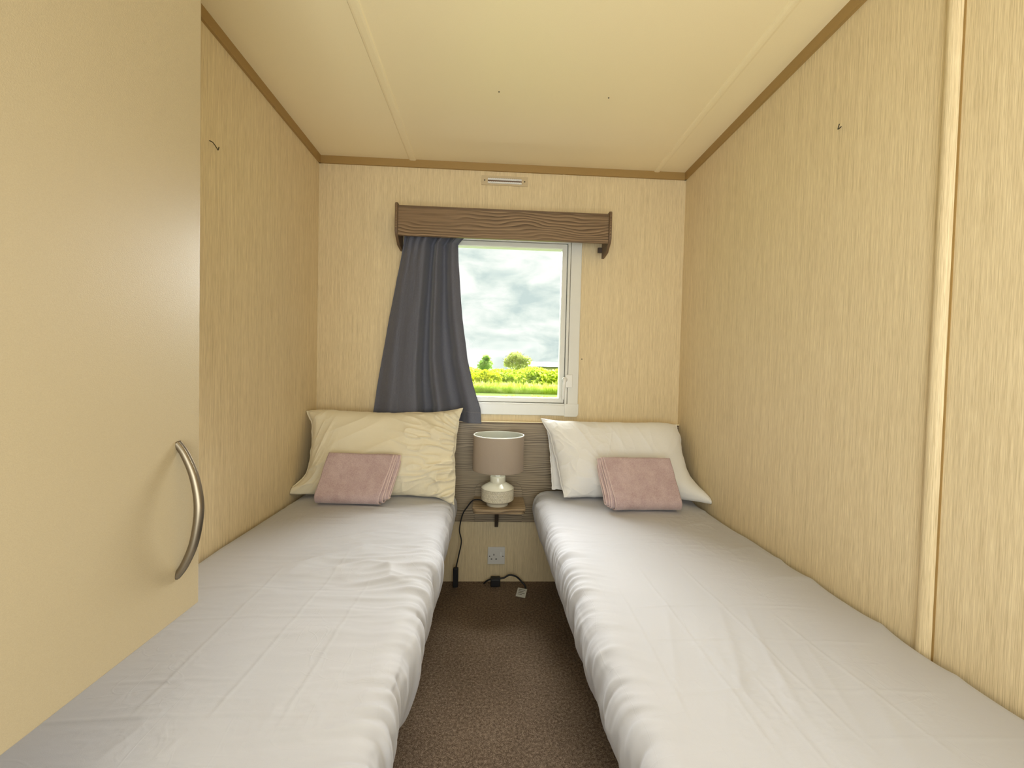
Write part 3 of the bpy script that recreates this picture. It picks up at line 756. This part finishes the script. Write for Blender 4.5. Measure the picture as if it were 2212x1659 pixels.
pI = pillow('case_lining_flap', (.264, 1.990, .815), (.50, 1.995, .815), (.290, 1.900, .512), (.50, 1.895, .512), .030, M_CASE_R, 71, (.02, .06, .05, .03), lambda u, v, W, H, s: .002*(fbm(u*5, v*5, 2, s)-.5), bow=(0, 0, .004, 0))
pI.parent = pR

# ---------------------------------------------------------------- folded fleece blankets
def blanket(name, base, yaw, lean, W, H, layers, flip, seed, label):
    """U-folded layers nested inside each other, front one lowest; local x = width, y = depth (front = -y), z = up"""
    rs = np.random.RandomState(seed); root = bpy.data.objects.new(name, None); root.empty_display_size = .05; link(root)
    root.location = base; root.rotation_euler = (lean, 0, yaw)
    tag(root, label, 'blanket'); n_w = 60; t0 = .0062
    for k in range(layers):
        rr = .042 - k*.0100                                   # outer radius of the bottom roll
        rr = max(rr, .007)
        hF = H - .004 - k*.006 + rs.uniform(-.002, .002); hB = H*(.93 - .05*k)
        prof = []
        for i in range(22): q = 1 - i/21; prof.append((-rr, rr + .002 + (hF - rr)*q))
        for i in range(1, 15): a = math.pi*i/15; prof.append((-rr*math.cos(a), rr + .002 + .001*k - rr*math.sin(a)*1.0))
        for i in range(22): q = i/21; prof.append((rr, rr + .002 + (hB - rr)*q))
        prof = np.array(prof)
        # front wall leans back towards the top (layers pinch together)
        pin = np.clip(prof[:, 1]/H, 0, 1)**1.2; prof[:, 0] = prof[:, 0]*(1 - .55*pin)
        prof[:, 1] += .0095*k*0 + (.042-rr)*.55
        sg = 1 if not flip else -1; offx = (0, .010, .015, .026)[k]*sg
        xs = np.linspace(-W/2, W/2, n_w); PX, S_ = np.meshgrid(xs, np.arange(len(prof)), indexing='ij')
        yy = np.repeat(prof[None, :, 0], n_w, 0); zz = np.repeat(prof[None, :, 1], n_w, 0)
        hgt = np.clip(zz/H, 0, 1)
        shear = (.030 if not flip else -.026)
        X_ = PX + offx + shear*(hgt - .5)*.9 + .004*(fbm(zz*14, PX*3, 2, seed+k) - .5)
        endw = np.clip((PX*sg)/(W/2), 0, 1)**2.5; X_ = X_ - sg*endw*(.012 - .003*k)*(1 - hgt)**1.4
        Y_ = yy + .0040*k*endw*np.sin(hgt*7 + k)*.6 + .0060*(fbm(PX*9, zz*9, 3, seed+9) - .5)*2 + .0035*np.sin(PX*9+1)*hgt
        Z_ = zz + .0035*(fbm(PX*7, zz*0, 2, seed+4+k) - .5)*2
        Z_ = np.maximum(Z_, .001)
        P3 = np.stack([X_, Y_, Z_], -1)
        du = np.gradient(P3, axis=0); dv = np.gradient(P3, axis=1); N = np.cross(du, dv); N /= np.linalg.norm(N, axis=-1, keepdims=True)
        A_ = P3 + N*t0*.5; B_ = P3 - N*t0*.5; n_, m_2 = P3.shape[:2]; NM = n_*m_2
        F_ = [grid_faces(n_, m_2), grid_faces(n_, m_2, NM, True)]
        def strip(ix): a = ix[:-1]; b = ix[1:]; return np.stack([a, b, b + NM, a + NM], -1)
        I = np.arange(n_)*m_2; J = np.arange(m_2)
        F_ += [strip(I)[:, ::-1], strip(I + m_2 - 1), strip(J), strip(J + (n_-1)*m_2)[:, ::-1]]
        o = mesh_np('fleece_layer', np.concatenate([A_.reshape(-1, 3), B_.reshape(-1, 3)]), np.concatenate(F_), M_FLEECE, root)
        # stitched edge on the side where the layers show
        e_ix = -1 if not flip else 0
        bm = bmesh.new(); tube(bm, [Vector(P3[e_ix, j]) for j in range(0, m_2)], .0030, 8); obj('hem', bm, M_HEM, o, smooth=True)
    return root
blanket('folded_blanket', (-.562, 1.708, .4995), math.radians(-3), math.radians(-20), .272, .205, 4, False, 3, 'folded pink fleece blanket leaning on the cream pillow, its folds showing at its right side')
blanket('folded_blanket', (.632, 1.660, .4995), math.radians(3), math.radians(-19), .288, .212, 4, True, 8, 'folded pink fleece blanket leaning on the white pillow, its folds showing at its left side')

# ---------------------------------------------------------------- cupboard over the bed foot, with door and bow handle
CX, CY0, CY1, CZ = -.466, -.40, .680, .667
cup = empty('overbed_cupboard', (-.66, .15, CZ), 'tall beige laminate cupboard at the left over the foot of the bed', 'cupboard')
bx('carcass', M_DOOR, XL + .001, CX - .021, CY0, CY1 - .010, CZ + .006, ZC - .002, cup, .002)
dr = bx('door', M_DOOR, CX - .019, CX, CY0 + .01, CY1, CZ, ZC - .004, cup, .0028, 3)
bm = bmesh.new()
pts = smooth_path([(CX - .002, .634, .934), (CX + .010, .635, .915), (CX + .023, .636, .880), (CX + .0295, .636, .835), (CX + .023, .636, .785), (CX + .010, .635, .750), (CX - .002, .634, .731)], 10)
tube(bm, pts, lambda t: .0066 - .0012*abs(2*t - 1), 20, sect=lambda a: 1 - .28*math.exp(-((math.cos(a) - math.cos(math.pi*.5))**2 + (math.sin(a) + 1)**2*0)/.02))
hd = obj('handle', bm, M_METAL, dr, smooth=True); tag(hd, 'bowed brushed metal handle')
inv(cup)
for ch in (hd,): ch.matrix_parent_inverse = dr.matrix_basis.inverted()

# ---------------------------------------------------------------- small fittings
bm = bmesh.new(); tube(bm, smooth_path([(XL, 1.283, 1.718), (XL + .010, 1.283, 1.713), (XL + .016, 1.290, 1.702), (XL + .014, 1.300, 1.700), (XL + .013, 1.306, 1.712)], 5), .0013, 8)
tag(obj('wall_hook', bm, M_SCREW, smooth=True), 'tiny bent metal hook in the left wall near the cupboard edge', 'hook')
bm = bmesh.new(); tube(bm, smooth_path([(XR, 1.113, 1.752), (XR - .008, 1.113, 1.745), (XR - .013, 1.108, 1.744), (XR - .014, 1.103, 1.753)], 5), .0013, 8)
tag(obj('wall_hook', bm, M_SCREW, smooth=True), 'tiny bent metal hook high on the right-hand wall', 'hook')
for (x, y, lab) in ((-.001, 1.525, 'tiny dark screw head in the ceiling, the left one of two'), (.402, 1.524, 'tiny dark screw head in the ceiling, the right one of two')):
    bm = bmesh.new(); tube(bm, [(x, y, ZC - .0012), (x, y, ZC + .001)], .0025, 10); tag(obj('ceiling_screw', bm, M_SCREW), lab, 'screw')
bm = bmesh.new(); tube(bm, [(.444, YB - .0015, 1.129), (.444, YB + .001, 1.129)], .0028, 10); tag(obj('wall_screw', bm, M_SCREW), 'small dark screw in the far wall just right of the window frame', 'screw')
# added light fitting, out of view, to go with the ceiling fill
bm = bmesh.new(); lathe(bm, [(0, 2.045), (.12, 2.046), (.165, 2.055), (.175, ZC - .001), (0, ZC - .001)], .1, 0.0, 48)
tag(obj('added_light_fitting', bm, M_WHITE2, smooth=True), 'round flat white light fitting added out of view near the doorway', 'ceiling light')

# ---------------------------------------------------------------- outside
GZ = -.45
tag(bx('lawn', M_LAWN, -60, 60, 3.0, 120, GZ - .2, GZ), kind=S)
def leaves(n, pos, size, seed, upright=False):
    rs = np.random.RandomState(seed); Pn = pos(rs, n)
    d = rs.normal(size=(n, 3)); d /= np.linalg.norm(d, axis=1, keepdims=True); e_ = rs.normal(size=(n, 3)); e_ -= d*np.sum(d*e_, 1, keepdims=True); e_ /= np.linalg.norm(e_, axis=1, keepdims=True)
    if upright:
        e_ = np.stack([rs.normal(size=n)*.25, rs.normal(size=n)*.25, np.ones(n)], -1); d = np.stack([np.ones(n), rs.normal(size=n)*.5, np.zeros(n)], -1)*.12
    s = size*(.6 + .8*rs.rand(n, 1)); a = Pn - e_*s; b = Pn + d*s*.5; c = Pn + e_*s; q = Pn - d*s*.5
    V_ = np.stack([a, b, c, q], 1).reshape(-1, 3); F_ = np.arange(4*n).reshape(n, 4); return V_, F_
def hedge_pos(x0, x1, yc, dy, zt, seed, lo=GZ):
    def f(rs, n):
        x = rs.uniform(x0, x1, n); top = zt(x); t_ = rs.rand(n)**.75; y = yc - dy*np.sqrt(1 - (t_*.98)**2)*rs.uniform(.55, 1.0, n) + rs.uniform(0, .5, n)
        y += .5*(fbm(x*1.1, t_*3, 2, seed) - .5); return np.stack([x, y, lo + (top - lo)*t_], -1)
    return f
ht = lambda x: 1.30 + .035*(x+1.6) + .50*(fbm(x*.55, x*0, 3, 77) - .5) + .12*np.sin(x*2.3)
Vh, Fh = leaves(26000, hedge_pos(-15, 17, 34.4, 2.7, ht, 2), .16, 5)
hg = mesh_np('bramble_hedge', Vh, Fh, M_HEDGE, smooth=False); tag(hg, 'long bright green bramble hedge beyond the lawn outside the window', 'hedge', kind='stuff')
xs = np.linspace(-15, 17, 160); bm = bmesh.new()
rows = []
for x in xs:
    tz = float(ht(np.array([x]))[0]) - .45
    rows.append([bm.verts.new((x, 32.2, GZ)), bm.verts.new((x, 32.7, (tz + GZ)/2)), bm.verts.new((x, 33.6, tz - .1)), bm.verts.new((x, 34.4, tz)), bm.verts.new((x, 35.0, GZ))])
for A, B in zip(rows, rows[1:]):
    for k in range(4): bm.faces.new((A[k], B[k], B[k+1], A[k+1]))
obj('dense_inner_growth', bm, M_HEDGE, hg)
Vh, Fh = leaves(5200, hedge_pos(-2.9, .7, 33.2, 1.6, lambda x: 1.25 - .28*np.abs(x + .6) + .2*(fbm(x*2, x*0, 2, 4) - .5), 3, .25), .085, 6)
tag(mesh_np('yellow_shrub', Vh, Fh, M_YELLOW, smooth=False), 'yellow-flowering shrub at the left of the hedge, beside the curtain edge', 'shrub')
Vh, Fh = leaves(14000, lambda rs, n: np.stack([rs.uniform(-14, 16, n), rs.uniform(30.9, 31.5, n), GZ + rs.uniform(.05, .62, n)*(.7 + .6*rs.rand(n))], -1), .22, 8, True)
tag(mesh_np('tall_grass', Vh, Fh, M_TALL, smooth=False), 'pale tall grass standing along the foot of the hedge', 'grass', kind='stuff')
def tree(name, x, y, z0, ztop, wid, mat, nleaf, size, seed, label, blobs):
    rs = np.random.RandomState(seed); root = empty(name, (x, y, GZ), label, 'tree'); bm = bmesh.new(); Pn = []
    tube(bm, smooth_path([(x, y, GZ), (x + .05, y, GZ + .8), (x, y, z0)], 4), lambda t: .09*(1 - .4*t), 6)
    for (bx_, bz, rx, rz, w_) in blobs:
        k = int(nleaf*w_); q = rs.normal(size=(k, 3)); q /= np.linalg.norm(q, axis=1, keepdims=True); q *= rs.rand(k, 1)**.45
        Pn.append(q*np.array([rx, rx*.8, rz]) + np.array([x + bx_, y, bz]))
        tube(bm, smooth_path([(x, y, z0 - .2), (x + bx_*.6, y + rs.uniform(-.1, .1), (z0 + bz)/2), (x + bx_, y, bz + rz*.3)], 4), lambda t: .04*(1 - .7*t), 5)
        for _ in range(7):
            a = rs.uniform(-1.5, 1.5); L = rs.uniform(1.0, 1.35)
            e0 = Vector((x + bx_ + rx*.3*math.sin(a), y, bz)); e1 = Vector((x + bx_ + rx*L*math.sin(a), y + rs.uniform(-.2, .2), bz + rz*L*math.cos(a)*.95))
            tube(bm, smooth_path([e0, e0.lerp(e1, .5) + Vector((.04, 0, -.03)), e1], 3), lambda t: .018*(1 - .5*t), 4)
    obj('branches', bm, M_BARK, root, smooth=True)
    V_, F_ = leaves(sum(len(p) for p in Pn), lambda a, b: np.concatenate(Pn), size, seed + 1)
    o = mesh_np('foliage', V_, F_, mat, root, smooth=False); o['kind'] = 'stuff'; inv(root)
tree('leafy_tree', -.66, 35.8, 1.2, 2.56, .55, M_TREE1, 1500, .10, 21, 'small rounded green tree rising above the hedge, the left of two',
     [(0, 1.75, .66, .50, .55), (.05, 2.25, .36, .36, .25), (-.3, 1.6, .42, .38, .2)])
tree('leafy_tree', 2.05, 35.8, 1.2, 2.80, 1.25, M_TREE2, 2300, .10, 33, 'wide pale green tree with bare twigs above the hedge, the right of two',
     [(-.1, 2.50, .70, .46, .28), (.60, 2.15, .75, .48, .28), (-.65, 2.05, .50, .50, .14), (.15, 1.75, 1.25, .45, .30)])
for (x, y, sd, lab) in ((.95, 23.2, 1, 'low leafy weed clump on the lawn, nearer the curtain'), (2.85, 23.6, 2, 'low leafy weed clump on the lawn, nearer the window latch')):
    V_, F_ = leaves(90, lambda rs, n: np.array([x, y, GZ + .10]) + rs.normal(size=(n, 3))*np.array([.26, .2, .06]), .11, sd)
    tag(mesh_np('weed_clump', V_, F_, M_WEED, smooth=False), lab, 'weed', kind='stuff')
# long low building with a pale roof, beyond the hedge on the right
bd = empty('low_building', (12.0, 61, GZ), 'long low tan building with a pale roof beyond the hedge', 'building')
bx('wall', M_CLAD, 5.2, 20, 60, 66, GZ, 2.10, bd)
bm = bmesh.new(); prism(bm, [(59.6, 2.16), (63, 2.92), (66.4, 2.16)], 0, 4.9, 20.3); obj('roof', bm, M_ROOF, bd)
bx('gutter', M_SEAM2, 4.9, 20.3, 59.5, 59.7, 2.06, 2.16, bd)
inv(bd)
